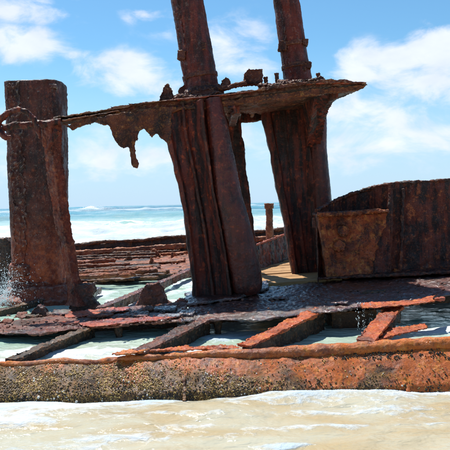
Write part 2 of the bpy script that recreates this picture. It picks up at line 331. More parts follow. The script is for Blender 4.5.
# ------------------------------------------------------------------ sea, sand
def sea():
    NX, NY = 340, 760
    t = np.linspace(0, 1, NY); Y = 1.2 * (7000 / 1.2) ** t
    s = np.linspace(-1, 1, NX); s = s * (.45 + .55 * np.abs(s) ** 1.5)
    YY, SS = np.meshgrid(Y, s, indexing='ij'); XX = SS * (9 + 1.3 * YY)
    x = XX.ravel(); y = YY.ravel(); z0 = np.zeros_like(x)
    P3 = lambda sx, sy, o=0: np.stack([x * sx + o, y * sy + o * 1.7, z0 + o], 1)
    far = np.clip((y - 18) / 30, 0, 1)
    chop = (fbm(P3(2.2, 3.2), 4) - .5) * .07 * np.exp(-((y - 6) / 14) ** 2) + (fbm(P3(.35, .55, 5), 4) - .5) * .55 * far
    chop *= np.exp(-np.clip(y - 400, 0, None) / 700)
    # the surge that runs up against the plating in front
    z = chop + .035 * np.exp(-((y - 5.35 - .25 * np.sin(x * 1.7)) / .35) ** 2)
    foam = np.zeros_like(x)
    br = [(30, .45, 2.2, .9, 3), (38, .45, 2.6, .95, 7), (45, .4, 3, 1., 9), (54, .40, 3.5, 1.0, 11), (100, .7, 9, .25, 13), (135, .9, 11, .42, 17), (190, 1.2, 13, .62, 23), (300, 1.3, 22, .25, 31), (470, 1.5, 34, .15, 37)]
    for Yb, h, w, fo, sd_ in br:
        wob = (fbm(np.stack([x / (Yb * .35) + sd_, z0, z0 + sd_], 1), 3) - .5) * Yb * .22
        d = y - (Yb + wob); amp = h * (.35 + 1.1 * fbm(np.stack([x / (Yb * .22) + sd_ * 2, z0, z0], 1), 3))
        prof = np.where(d < 0, np.exp(-(d / (w * .45)) ** 2), np.exp(-(d / (w * 1.5)) ** 2))
        z += amp * prof
        gate = np.clip((fbm(np.stack([x / (Yb * .28) + sd_ * 3, z0, z0 + 9], 1), 3) - (.62 - .45 * fo)) * 7, 0, 1)
        front = np.where(d < 0, np.exp(-(d / (w * 1.3)) ** 2), np.exp(-(d / (w * .35)) ** 2))
        foam = np.maximum(foam, gate * front * fo)
        # tossed crest
        cr = np.exp(-(d / (w * .3)) ** 2) * gate
        z += cr * np.clip(fbm(np.stack([x * 30 / Yb, y * 14 / Yb, z0 + sd_], 1), 4) - .5, 0, 1) * h * 1.1
    # a wave bursting beyond the wreck, left of the frame
    p0 = P(95, 205, 190)
    bu = np.exp(-((x - p0.x) / 3.2) ** 2 - ((y - 186) / 4) ** 2); z += bu * (.5 + 2.4 * np.clip(fbm(P3(.4, .3, 3), 4) - .35, 0, 1)); foam = np.maximum(foam, np.clip(bu * 2.5, 0, 1))
    # broad field of broken white water between 28 and 68 m
    fld = np.clip((y - 25) / 6, 0, 1) * np.clip((56 + 7 * np.sin(x * .05) - y) / 6, 0, 1)
    foam = np.maximum(foam, fld * np.clip(.55 + (fbm(P3(.16, .36, 2), 5, .6) - .5) * 3.6, 0, 1))
    z += fld * (fbm(P3(.5, .9, 8), 5, .6) - .5) * 1.0
    # swash around and in front of the wreck
    near = np.clip((7.2 - y) / .8, 0, 1)
    st = fbm(P3(.75, 2.6, 4) + (fbm(P3(1.3, 1.3, 1), 3)[:, None] - .5) * 1.6, 5, .58)
    edge = np.exp(-np.clip(5.62 - y, 0, 9) / .28) * near
    foam = np.maximum(foam, near * np.clip((st - .50) * 3.6, 0, 1) * (.75 + .25 * np.sin(x * 1.1)))
    foam = np.maximum(foam, edge * np.clip((st - .30) * 4.5, 0, 1))
    for (px, py, rx, ry, a) in ((40, 408, .9, .34, 1.0), (15, 425, .6, .16, .8), (170, 418, .9, .10, .6), (330, 428, .8, .08, .6), (290, 446, .33, .07, 1), (120, 440, .5, .05, .7), (360, 412, 1.2, .12, .55), (430, 425, .5, .06, .5), (190, 428, .5, .06, .5)):
        c = G(px, py, 0); foam = np.maximum(foam, a * np.clip(np.exp(-((x - c.x) / rx) ** 2 - ((y - c.y) / ry) ** 2) * 1.2 + (st - .55) * 2.0, 0, 1) * np.exp(-((x - c.x) / (rx * 1.8)) ** 2 - ((y - c.y) / (ry * 1.8)) ** 2))
    ins = np.clip((y - 5.9) / .6, 0, 1) * np.clip((24 - y) / 4, 0, 1)
    for (px, py, rx, ry, a) in ((95, 345, .55, .5, 1), (15, 345, .35, .4, .8), (190, 338, .45, .25, .7), (430, 318, .4, .5, .8), (295, 345, .3, .3, .35), (235, 325, .3, .6, .25)):
        c = G(px, py, 0); foam = np.maximum(foam, a * ins * np.clip(np.exp(-((x - c.x) / rx) ** 2 - ((y - c.y) / ry) ** 2) * 1.5 + (fbm(P3(2.5, 2.5, 6), 5, .6) - .55) * 2.6, 0, 1) * np.exp(-((x - c.x) / (1.7 * rx)) ** 2 - ((y - c.y) / (1.7 * ry)) ** 2))
    foam = np.maximum(foam, ins * np.clip((fbm(P3(1.2, 1.6, 9), 5, .6) - .49) * 5, 0, 1) * .85)
    z += foam * .018 * (y < 25)
    z += .22 * np.clip((y - 5.82) / .08, 0, 1) * np.clip((20 - y) / 6, 0, 1) * np.clip((6.5 - np.abs(x)) / 2.5, 0, 1)
    zone = np.clip((y - 5.4) / 2.0, 0, 1) * .5 + np.clip((y - 70) / 60, 0, 1) * .5
    co = np.stack([x, y, z], 1)
    idx = np.arange(NX * NY).reshape(NY, NX)
    f = np.stack([idx[:-1, :-1], idx[:-1, 1:], idx[1:, 1:], idx[1:, :-1]], -1).reshape(-1, 4)
    me = bpy.data.meshes.new('sea'); me.vertices.add(len(co)); me.vertices.foreach_set('co', co.ravel())
    me.loops.add(f.size); me.loops.foreach_set('vertex_index', f.ravel().astype(np.int32))
    me.polygons.add(len(f)); me.polygons.foreach_set('loop_start', np.arange(0, f.size, 4, dtype=np.int32)); me.polygons.foreach_set('loop_total', np.full(len(f), 4, np.int32))
    me.polygons.foreach_set('use_smooth', np.ones(len(f), bool)); me.update()
    for nm, v in (('foam', foam), ('zone', zone)):
        a = me.attributes.new(nm, 'FLOAT', 'POINT'); a.data.foreach_set('value', v.astype(np.float32))
    return me
def sea_mat():
    m = Mat('surf_water'); p = m.pos()
    fo = m.n('ShaderNodeAttribute', attribute_name='foam').outputs['Fac']; zo = m.n('ShaderNodeAttribute', attribute_name='zone').outputs['Fac']
    a = m.noise(m.pos((.7, 1.9, 1)), 1.1, 3, .5, .8); b = m.noise(m.pos((1, 1.4, 1)), 9, 8, .62, .3)
    sandy = m.mix(m.mp(a, .36, .64), (.46, .365, .215), (.50, .47, .355))
    green = m.mix(m.mp(m.noise(m.pos((.5, .8, 1)), 1.2, 6, .6), .35, .65), (.34, .52, .42), (.50, .64, .55))
    teal = m.mix(m.mp(m.noise(m.pos((.02, .05, 1)), 1.0, 6, .6), .4, .6), (.018, .155, .215), (.060, .29, .35))
    c = m.mix(m.mp(zo, .05, .5, smooth=False), sandy, green); c = m.mix(m.mp(zo, .5, .85), c, teal)
    fine = m.math('ADD', m.math('MULTIPLY', m.math('SUBTRACT', b, .5), 1.15), m.math('MULTIPLY', m.math('SUBTRACT', m.noise(m.pos((.18, .3, 1)), 1.0, 7, .6), .5), .7))
    dn = m.n('ShaderNodeTexNoise'); dn.inputs['Scale'].default_value = 3.5; dn.inputs['Detail'].default_value = 4; m.l(p, dn.inputs['Vector'])
    dv = m.n('ShaderNodeVectorMath', operation='MULTIPLY_ADD'); m.l(dn.outputs['Color'], dv.inputs[0]); dv.inputs[1].default_value = (.30, .16, 0); m.l(m.pos((1, 1.9, 1)), dv.inputs[2])
    l1 = m.vor(dv.outputs[0], 4.2, 'DISTANCE_TO_EDGE').outputs['Distance']; l2 = m.vor(dv.outputs[0], 13, 'DISTANCE_TO_EDGE').outputs['Distance']
    lace = m.math('ADD', m.mp(l1, .0, .30, 0., .22), m.mp(l2, 0., .30, 0., .12))
    fm = m.mp(m.math('ADD', fo, m.math('SUBTRACT', m.math('MULTIPLY', fine, .8), lace)), .14, .72)
    fm = m.math('MULTIPLY', fm, m.mp(fo, .02, .15))
    c = m.mix(fm, c, m.mix(m.mp(m.noise(m.pos((.3, .6, 1)), 1.6, 6, .65), .35, .62), (.44, .53, .58), (.62, .645, .655)))
    m.l(c, m.b.inputs['Base Color'])
    m.l(m.mp(fm, 0, 1, .07, .75, False), m.b.inputs['Roughness']); m.b.inputs['IOR'].default_value = 1.33
    rip = m.math('ADD', m.noise(m.pos((1, 1.8, 1)), 3.4, 3, .5, .4), m.math('MULTIPLY', m.noise(m.pos((1, 1.6, 1)), 15, 3, .5), .16))
    rip = m.math('ADD', rip, m.math('MULTIPLY', m.math('MULTIPLY', fm, m.noise(p, 26, 6, .6)), .35))
    m.l(m.bump(rip, .75, .07), m.b.inputs['Normal'])
    return m.m
o = link('sea', sea(), sea_mat()); o['kind'] = 'structure'
def sand():
    bm = BM(); xs = [-60 + 2.5 * i for i in range(49)]; ys = [-40, -20, -10, -5, -2, 0, 1, 2, 3, 3.6, 4.2, 5, 6, 8, 12, 20, 40, 80]
    vs = [[bm.verts.new((x, y, (.028 * (3.2 - y) if y < 5 else -.05 - .06 * (y - 5)) + .03 * math.sin(x * .3 + y))) for x in xs] for y in ys]
    for a, b in zip(vs, vs[1:]):
        for i in range(len(xs) - 1): bm.faces.new((a[i], a[i + 1], b[i + 1], b[i]))
    me = bpy.data.meshes.new('beach_sand'); bm.to_mesh(me); bm.free()
    m = Mat('wet_sand'); p = m.pos(); m.l(m.mix(m.mp(m.noise(p, 1.3, 6, .6), .35, .65), (.40, .28, .15), (.52, .40, .24)), m.b.inputs['Base Color'])
    m.b.inputs['Roughness'].default_value = .45; m.l(m.bump(m.noise(p, 90, 4, .6), .3, .004), m.b.inputs['Normal'])
    o = link('beach_sand', me, m.m); o['kind'] = 'structure'
sand()

# ------------------------------------------------------------------ hull side along the water
YH = 5.98
hull = thing('hull_side', 'long low orange hull plate crusted with barnacles, along the water at the front', 'hull', Vector((0, 5.6, 0)))
topl = [(-90, 364), (-40, 363), (0, 361), (30, 361), (60, 357), (92, 360), (120, 355), (150, 354), (180, 352), (215, 350), (250, 351), (290, 349), (330, 347), (370, 345), (410, 342), (450, 340), (500, 337), (560, 334)]
def hull_top(px):
    for (a, b), (c, d) in zip(topl, topl[1:]):
        if a <= px <= c: return b + (d - b) * (px - a) / (c - a)
    return topl[-1][1]
bm = BM(); rings = []
for px in np.linspace(-90, 560, 66):
    t = P(px, hull_top(px) + 4 + .5 * math.sin(px * .13), YH); th = .055
    bu = .006 * math.sin(px * .045) + .003 * math.sin(px * .17); X = t.x; h = t.z; q = 5.585 + bu * .4
    fr_ = [(YH - .02, h), (YH - .13 + bu, h * .80), (YH - .25 + bu, h * .50), (q + .045, h * .22), (q, -.04), (q - .02, -.35)]
    rings.append([Vector((X, y, z)) for y, z in fr_] + [Vector((X, min(y + .19, YH + .02), z - .02)) for y, z in reversed(fr_)])
loft(bm, rings)
plate = crust('plate', bm, M['hull'], hull, .014, ((.6, .02), (.12, .012), (.035, .007)))
# rolled upper rim: thick round lip on the right, eaten thin on the left
bm = BM(); path = []; rad = []
for px in np.linspace(-90, 560, 60):
    path.append(P(px, hull_top(px) + 4, YH + .01)); rad.append(.040 + .038 * min(1, max(0, (px - 190) / 110)) + .008 * math.sin(px * .3))
tube(bm, path, rad, 14)
crust('rim', bm, M['rim'], hull, .012, ((.3, .02), (.07, .010), (.03, .006)))
# plate seam straps
for px in (184, 395):
    bm = BM(); a = P(px, hull_top(px) + 8, YH - .03); b = Vector((a.x + .01, YH - .27, a.z * .5)); c = Vector((a.x + .02, 5.575, .0))
    bar(bm, a, b, .045, .03, (0, -1, 1)); bar(bm, b, c, .045, .03, (0, -1, .6)); crust('seam_strap', bm, M['hull'], hull, .012, ((.1, .02), (.03, .012)))
def scatter_shells(name, n, mat, dens, smin, smax, parent, flat=.6, seed=3):
    r = random.Random(seed); me0 = plate.data; off = base_of(parent); nv = len(me0.vertices)
    V = np.empty(nv * 3, np.float32); me0.vertices.foreach_get('co', V); V = V.reshape(-1, 3); N_ = np.empty(nv * 3, np.float32); me0.vertex_normals.foreach_get('vector', N_); N_ = N_.reshape(-1, 3)
    W = V + np.array(off); pxs_ = 225 + FPX * W[:, 0] / W[:, 1]; clump = np.clip((fbm(W * 7 + seed, 3) - .42) * 4, 0, 1)
    wt = np.array([dens(a, b) for a, b in zip(pxs_, W[:, 2])]) * (.12 + clump) * (N_[:, 1] < -.2) * (W[:, 2] > -.03) * (pxs_ > -60) * (pxs_ < 520)
    bm = BM()
    for i in np.random.default_rng(seed).choice(nv, n, p=np.clip(wt, 0, None) / np.clip(wt, 0, None).sum()):
        nn = Vector(N_[i]).normalized(); ta = nn.orthogonal().normalized(); p = Vector(V[i]) + ta * r.gauss(0, .010) + nn.cross(ta) * r.gauss(0, .010)
        s = r.uniform(smin, smax) * (1.4 if r.random() < .12 else 1); a = nn.orthogonal().normalized(); b = nn.cross(a)
        k = 6; ang = r.uniform(0, 6); sq = r.uniform(.7, 1.2)
        lo = [bm.verts.new(p + (a * math.cos(ang + 2 * math.pi * q / k) * sq + b * math.sin(ang + 2 * math.pi * q / k)) * s - nn * .004) for q in range(k)]
        hi = [bm.verts.new(p + (a * math.cos(ang + 2 * math.pi * q / k) * sq + b * math.sin(ang + 2 * math.pi * q / k)) * s * .5 + nn * s * flat) for q in range(k)]
        for q in range(k): bm.faces.new((lo[q], lo[(q + 1) % k], hi[(q + 1) % k], hi[q]))
        bm.faces.new(hi)
    me = bpy.data.meshes.new(name); bm.to_mesh(me); bm.free(); me.transform(Matrix.Translation(off))
    o = link(name, me, mat, parent); o['kind'] = 'stuff'; return o
def d1(px, z):
    l = max(0, min(1, (330 - px) / 260)); zz = max(0, 1 - z / (.10 + .26 * l)); return (.15 + .85 * l) * zz ** .8 + (.04 if z < .33 else 0)
scatter_shells('barnacles', 4200, M['barn'], d1, .0035, .0085, hull, .8, 3)
scatter_shells('brown_barnacles', 4200, M['barnb'], d1, .004, .010, hull, .8, 13)
scatter_shells('bleached_barnacles', 150, M['barnw'], d1, .006, .013, hull, .8, 5)
def d2(px, z): return max(0, 1 - z / .16) * (.4 + .6 * max(0, min(1, (300 - px) / 250))) + (.5 if (px > 330 and z > .27 and z < .34) else 0) + .012
scatter_shells('mussels', 2400, M['mussel'], d2, .004, .010, hull, .9, 9)

# ------------------------------------------------------------------ deck: stringer plates, beams, supports
deck = thing('ship_deck', 'wet rusty stringer deck with open beams between hull rim and iron legs', 'deck', D(225, 310))
def deck_poly(name, pts, mat, th=.07, dz=0, vox=.02, disp=((.3, .04), (.09, .035), (.03, .016)), parent=deck, amp=.03):
    bm = BM(); q = [D(x, y, dz) for x, y in pts]; r = random.Random(hash(name) % 99 + len(pts)); out = []
    for i in range(len(q)):
        a, b = q[i], q[(i + 1) % len(q)]; k = max(1, int((b - a).length / .12))
        for j in range(k):
            v = a.lerp(b, j / k)
            if j: v = v + Vector((r.uniform(-amp, amp), r.uniform(-amp, amp), 0))
            out.append(v)
    prism(bm, out, (0, 0, -th)); return crust(name, bm, mat, parent, vox, disp)
deck_poly('stringer_plate', [(-120, 345), (-60, 338), (0, 332), (40, 333), (70, 328), (110, 325), (150, 321), (182, 320), (192, 300), (150, 304), (110, 308), (60, 313), (0, 322), (-120, 334)], M['deck'], .045)
deck_poly('stringer_plate', [(180, 320), (232, 318), (262, 319), (300, 313), (335, 310), (375, 303), (400, 301), (398, 262), (330, 262), (318, 268), (312, 281), (300, 283), (262, 287), (190, 301)], M['deckwet'], .045, -.004)
deck_poly('stringer_plate', [(397, 300), (450, 294), (520, 290), (600, 286), (600, 250), (520, 253), (450, 256), (396, 261)], M['deckwet'], .045, .002)
deck_poly('red_flake', [(78, 322), (100, 319), (130, 317), (158, 315), (178, 316), (150, 320), (118, 323), (90, 326)], M['deckred'], .03, .02, .013, ((.1, .03), (.03, .015)))
deck_poly('red_flake', [(62, 312), (90, 309), (128, 306), (130, 309), (96, 314), (66, 317)], M['deckred'], .03, .02, .013, ((.1, .03), (.03, .015)))
rf = random.Random(44)
for i in range(17):
    px = rf.uniform(-10, 230 if i < 12 else 450); py = 326 - .066 * px + rf.uniform(-14, 1); w = rf.uniform(8, 30); h = rf.uniform(1.5, 5); sk = -.06 * w
    deck_poly('deck_flake', [(px, py), (px + w * .5, py + sk * .5 - rf.uniform(.0, 1)), (px + w, py + sk), (px + w * rf.uniform(.8, 1), py + sk + h), (px + w * .4, py + sk * .5 + h * rf.uniform(.8, 1.2)), (px - 2, py + h * .7)], M[rf.choice(('deck', 'deckwet', 'deckwet', 'deckred', 'beam'))], rf.uniform(.03, .05), rf.uniform(.005, .045), .014, ((.15, .05), (.05, .02), (.025, .01)), deck, .03)
# front angle under the stringer
for a, b in (((-110, 346), (176, 323)), ((184, 322), (396, 304)), ((400, 302), (590, 289))):
    bm = BM(); p, q = D(*a, -.11), D(*b, -.11); bar(bm, p + Vector((0, .10, 0)), q + Vector((0, .10, 0)), .04, .15)
    crust('stringer_angle', bm, M['beam'], deck, .016, ((.15, .03), (.04, .02)))
# beams running from the stringer down to the hull rim
def rib(a, b, w, h, mat, fmat, dza=-.03, dzb=.0):
    p = D(*a, dza); q = P(b[0], b[1], YH + .02) + Vector((0, .03, dzb))
    n_ = (q - p).cross(Vector((0, 0, 1))).normalized() * w * .36; hh = Vector((0, 0, h)); rr = random.Random(int(a[0] * 7)); low_ = []
    for k in range(13):
        t = k / 12; low_.append(p.lerp(q, t) - hh * (1 - .3 * t) * rr.uniform(.72, 1.08))
    bm = BM(); prism(bm, [p - n_ / 2, q - n_ / 2] + [v - n_ / 2 for v in reversed(low_)], n_)
    o = crust('deck_beam', bm, mat, deck, .014, ((.25, .04), (.08, .04), (.03, .02)))
    bm = BM(); bar(bm, p, q, w, .045, w2=w * .9); crust('top_flange', bm, fmat, o, .012, ((.25, .06), (.07, .03), (.03, .014)))
rib((94, 326), (9, 361), .15, .30, M['beam'], M['beam'])
rib((208, 318), (137, 353), .20, .34, M['beam'], M['deck'])
rib((322, 309), (243, 347), .20, .34, M['beam'], M['beamor'])
rib((398, 303), (366, 342), .22, .24, M['beam'], M['beamor'])
rib((560, 288), (520, 340), .16, .26, M['beam'], M['beamor'])
rib((-30, 336), (-90, 366), .16, .28, M['beam'], M['beam'])
# tongues of plate left on the right-hand beams
deck_poly('plate_remnant', [(359, 302), (375, 301), (400, 300), (436, 294), (436, 300), (408, 304), (384, 306), (362, 307)], M['beamor'], .03, .03, .013, ((.12, .04), (.035, .02)))
def hp(name, pts, z, mat, th=.05, parent=deck):
    bm = BM(); prism(bm, [G(x, y, z) for x, y in pts], (0, 0, -th)); return crust(name, bm, mat, parent, .013, ((.15, .05), (.05, .03), (.025, .012)))
hp('plate_remnant', [(364, 328), (372, 323), (395, 327), (425, 322), (428, 327), (400, 333), (382, 338), (366, 339)], .405, M['beamor'], .03)
hp('plate_remnant', [(150, 349), (176, 346), (215, 344), (235, 345), (245, 347), (150, 350)], .385, M['beamor'], .03)
hp('plate_remnant', [(112, 352), (140, 346), (150, 348), (142, 351), (115, 354)], .38, M['rim'], .03)
# posts standing in the water under the deck
for (px, w) in ((118, .075), (217, .075)):
    bm = BM(); t = P(px, 325 if px < 200 else 319, 7.4); tube(bm, [t, t + Vector((.02, .0, -.3)), Vector((t.x + .03, t.y, -.3))], [w * .8, w * .6, w * .7], 10)
    crust('support_post', bm, M['beam'], deck, .013, ((.1, .03), (.035, .02)))
bm = BM(); a = P(332, 312, 7.5); b = P(377, 309, 7.5); o4 = (a, b, b + Vector((0, .5, 0)), a + Vector((0, .5, 0)))
loft(bm, [list(o4), [Vector((v.x, v.y, -.3)) for v in o4]])
crust('support_block', bm, M['beam'], deck, .018, ((.2, .05), (.05, .025)))
# left rear beams and wet slanting beams
def dbeam(a, b, w, h, mat, dz=0., parent=deck, name='deck_beam'):
    bm = BM(); bar(bm, D(*a, dz - h / 2), D(*b, dz - h / 2), w, h); return crust(name, bm, mat, parent, .017, ((.25, .05), (.08, .035), (.03, .018)))
dbeam((-30, 322), (74, 294), .16, .14, M['beam'], .02)
dbeam((-60, 310), (40, 291), .14, .14, M['beam'], .0)
dbeam((100, 312), (192, 271), .15, .15, M['deck'], .03)
dbeam((-40, 300), (12, 296), .3, .25, M['beam'], .02)
dbeam((78, 302), (100, 290), .1, .12, M['deckwet'], .02)
# crumbs of scale along the front of the deck
def crumbs():
    r = random.Random(21); cs = []; ss = []; sq = []
    for i in range(420):
        if r.random() < .55: px = r.uniform(-20, 190); py = 331 - px * .06 + r.uniform(-16, 2)
        elif r.random() < .5: px = r.uniform(190, 450); py = 316 - (px - 190) * .085 + r.uniform(-12, 0)
        else: px = r.uniform(70, 190); py = r.uniform(251, 272)
        c = D(px, py, .005); cs.append(c); ss.append(r.uniform(.006, .022) * c.y / 8.5); sq.append((r.uniform(.7, 1.6), r.uniform(.7, 1.4), r.uniform(.4, .9)))
    me = grains('rust_scale', cs, ss, squash=sq)
    o = link('rust_scale', me, M['deck'], deck); o['kind'] = 'stuff'
crumbs()

# ------------------------------------------------------------------ rear deck and bulwark
rear = thing('rear_deck', 'strips of pale rusted deck plating far behind the left leg', 'deck', D(130, 262))
deck_poly('base_plate', [(-60, 262), (20, 260), (65, 258), (130, 253), (190, 249), (260, 246), (300, 244), (300, 262), (262, 268), (190, 270), (140, 276), (90, 281), (66, 286), (10, 288), (-60, 292)], M['far'], .10, -.06, .045, ((.6, .08), (.15, .05)), rear, .06)
bm = BM(); e = [(66, 286), (90, 282), (140, 277), (192, 271)]
q = [D(x, y, -.06) for x, y in e]; prism(bm, q + [v + Vector((0, 0, -.45)) for v in reversed(q)], (0, .08, 0)); crust('dark_edge_plate', bm, M['fardark'], rear, .03, ((.3, .05), (.1, .04)))
rs = random.Random(5); yy = 250.0
while yy < 275:
    h = rs.uniform(1.2, 3.4); x0 = rs.uniform(-30, 92); x1 = rs.uniform(150, 196); tw = rs.uniform(-1.6, 1.6)
    sl = -.062; f = lambda x, y: (x, y + sl * (x - 70) + tw * (x - 130) / 60)
    pts = [f(x0, yy + 6), f((x0 + x1) / 2, yy + 6 + rs.uniform(-.7, .7)), f(x1, yy + 6), f(x1 - 2, yy + 6 + h * .8), f((x0 + x1) / 2, yy + 6 + h * .8), f(x0 + 3, yy + 6 + h * .8)]
    deck_poly('deck_strip', pts, M[rs.choice(('far', 'far', 'fardark', 'farred'))], rs.uniform(.06, .09), rs.uniform(-.03, .035), .03, ((.4, .05), (.12, .03), (.04, .015)), rear, .07)
    if rs.random() < .5:
        a_, b_ = f(x0 + rs.uniform(0, 30), yy + 5.5), f(x1 - rs.uniform(0, 40), yy + 6.5); bm = BM()
        tube(bm, [D(*a_, .08), D((a_[0] + b_[0]) / 2, (a_[1] + b_[1]) / 2, .12), D(*b_, .07)], rs.uniform(.035, .06), 8); crust('deck_rod', bm, M[rs.choice(('fardark', 'farred'))], rear, .022, ((.2, .06), (.06, .03)))
    yy += h * .8
for (px, py, s) in ((127, 259, .13), (153, 255, .14), (84, 266, .11), (150, 262, .10), (105, 262, .08), (172, 256, .10), (97, 272, .10)):
    bm = BM(); c = D(px, py, .02); bar(bm, c - Vector((s, 0, .1)), c + Vector((s * rs.uniform(.5, 1), .1, s * rs.uniform(.2, .6))), s * rs.uniform(.8, 1.4), s * rs.uniform(.8, 1.5)); bar(bm, c - Vector((0, 0, .1)), c + Vector((s * rs.uniform(-.4, .6), 0, s * 1.3)), s * .6, s * .8, (0, 1, 0))
    crust('iron_lump', bm, M['far'], rear, .025, ((.2, .10), (.06, .05)))
bul = thing('bulwark', 'low dark far side of the wreck in front of the white surf', 'bulwark', D(130, 254))
xs = [-70, -20, 6, 40, 80, 105, 130, 152, 185, 215, 245, 272, 300, 340, 400]
for i, (a, b) in enumerate(zip(xs, xs[1:])):
    Y = 18.5; ta = 249.5 - .073 * a + rs.uniform(-1, 1); tb = 249.5 - .073 * b + rs.uniform(-1, 1)
    bm = BM(); pts = [P(a, ta, Y), P((a + b) / 2, (ta + tb) / 2 + rs.uniform(-.8, .8), Y), P(b + 1, tb, Y), P(b + 1, tb + 16, Y), P(a, ta + 16, Y)]
    prism(bm, rag(pts, .25, .03, i), (0, .22, 0)); crust('bulwark_panel', bm, M['fardark'], bul, .04, ((.5, .08), (.15, .07), (.05, .025)))
bm = BM(); tube(bm, [P(x, 250 - .073 * x + math.sin(x) * .6, 18.42) for x in range(-70, 401, 14)], .06, 8)
crust('rail', bm, M['fardark'], bul, .03, ((.3, .08), (.08, .05)))
for i, (x0, x1, y) in enumerate(((66, 120, 254), (110, 186, 251), (245, 285, 240), (-30, 14, 258))):
    bm = BM(); bar(bm, P(x0, y, 18.2), P(x1, y - .073 * (x1 - x0), 18.2), .14, .16); crust('waterway_plate', bm, M['far'], bul, .035, ((.4, .08), (.12, .06)))

# ------------------------------------------------------------------ iron column at the left
YC = 10.6
colm = thing('iron_column', 'thick rusty iron column standing at far left behind the frame leg', 'column', P(40, 292, YC))
bm = BM(); rings = []
for i in range(25):
    t = i / 24; y = 84 + (296 - 84) * t
    l = 8 + 8 * t; r = 64.5 + 4 * math.sin(t * 2.2) - 3.5 * t
    a, b = P(l, y, YC), P(r, y, YC); c = (a + b) / 2; rx = (b.x - a.x) / 2; ring = []
    for k in range(28):
        th = 2 * math.pi * k / 28; ct, st = math.cos(th), math.sin(th); e = .5
        ring.append(c + Vector((rx * math.copysign(abs(ct) ** e, ct), .40 * math.copysign(abs(st) ** e, st), 0)))
    rings.append(ring)
loft(bm, rings); crust('shaft', bm, M['post'], colm, .02, ((.5, .04), (.12, .018), (.04, .012)))
bm = BM(); prism(bm, rag(PX(YC - .42, [(5, 84), (17, 82), (19.5, 80), (21, 100), (25, 190), (26, 280), (13, 282), (12, 200), (8, 140)]), .12, .03, 4), (0, .3, 0))
crust('side_flange', bm, M['post'], colm, .02, ((.2, .07), (.07, .06), (.03, .025)))
bm = BM(); 
for s in range(7):
    px = 11 + s * 6.6; prism(bm, PX(YC - .4, [(px, 88), (px + 1, 82 + rs.uniform(-1.5, 1.5)), (px + 5.5, 82 + rs.uniform(-1.5, 2)), (px + 6.4, 88)]), (0, .8, 0))
crust('broken_rim', bm, M['post'], colm, .022, ((.12, .05), (.04, .025)))
for (y, px0, px1, hh) in ((268, 11, 44, .1), (288, 9, 66, .16)):
    bm = BM(); c0, c1 = P(px0, y, YC), P(px1, y, YC); c = (c0 + c1) / 2; rx = (c1.x - c0.x) / 2
    loft(bm, [[c + Vector((math.cos(t) * rx, math.sin(t) * .5, z)) for t in np.linspace(0, 2 * math.pi, 24, endpoint=False)] for z in (-hh, hh)])
    crust('collar', bm, M['postred'], colm, .022, ((.15, .07), (.05, .04)))
bm = BM(); c = D(38, 297); loft(bm, [[c + Vector((math.cos(t) * r, math.sin(t) * r * .6, z)) for t in np.linspace(0, 2 * math.pi, 28, endpoint=False)] for z, r in ((-.25, .8), (.0, .8), (.06, .6), (.2, .5))])
crust('foot', bm, M['postred'], colm, .028, ((.2, .08), (.07, .06)))

# ------------------------------------------------------------------ the iron frame: top plate on fluted legs
YF, YB = 8.9, 11.4
fr = thing('iron_gantry', 'tall rusty iron gantry, a long flat plate carried on thick leaning legs', 'gantry', D(225, 297))
topE = [(48, 120), (75, 117), (105, 110), (130, 106), (158, 101), (168, 100), (190, 98), (215, 95), (240, 90), (265, 87), (292, 83), (320, 80.5), (345, 80), (368, 82.5)]
botE = [(368, 85.5), (345, 86), (320, 88), (292, 91), (265, 95), (240, 98), (215, 102), (190, 104.5), (168, 107), (158, 108), (130, 112), (105, 116), (75, 122), (48, 125)]
bm = BM(); front = PX(YF, topE + botE)
def back(px): return YF + .16 + (YB - YF - .16) * min(1, max(0, (px - 168) / 22)) * (1 if px < 338 else max(.05, 1 - (px - 338) / 22))
pxs = [p for p, _ in topE + botE]
ring1 = [Vector((v.x, back(p), v.z)) for v, p in zip(front, pxs)]
loft(bm, [front, [a.lerp(b, .5) for a, b in zip(front, ring1)], ring1]); crust('top_plate', bm, M['table'], fr, .022, ((.35, .035), (.1, .03), (.035, .02)))
# layered edge strips, split and lifted like old laminate
bm = BM(); prism(bm, rag(PX(YF - .05, [(52, 117), (105, 108.5), (158, 100), (205, 96), (205, 98.5), (158, 103), (105, 111), (54, 119)]), .09, .012, 2), (0, .5, 0)); crust('edge_strip', bm, M['table'], fr, .014, ((.2, .03), (.05, .025), (.02, .01)))
bm = BM(); prism(bm, rag(PX(YF - .06, [(150, 108), (200, 103), (250, 97), (300, 90), (345, 86.5), (366, 85), (366, 87), (345, 92), (300, 97), (250, 103), (200, 109), (150, 114)]), .09, .02, 8), (0, .12, 0)); crust('edge_strip', bm, M['curtain'], fr, .014, ((.2, .03), (.06, .03), (.025, .014)))
bm = BM(); prism(bm, rag(PX(YF - .08, [(262, 86.5), (310, 80), (342, 78.5), (367, 82), (366, 84.5), (342, 82.5), (310, 84), (262, 91)]), .07, .012, 9), (0, .6, 0)); crust('edge_strip', bm, M['table'], fr, .014, ((.15, .03), (.05, .025), (.02, .012)))
bm = BM(); prism(bm, rag(PX(YF - .04, [(84, 118), (100, 114), (150, 108), (152, 112), (104, 121), (86, 125), (76, 128), (72, 131), (66, 126)]), .08, .018, 3), (0, .09, 0)); crust('edge_strip', bm, M['curtain'], fr, .014, ((.12, .03), (.04, .02)))
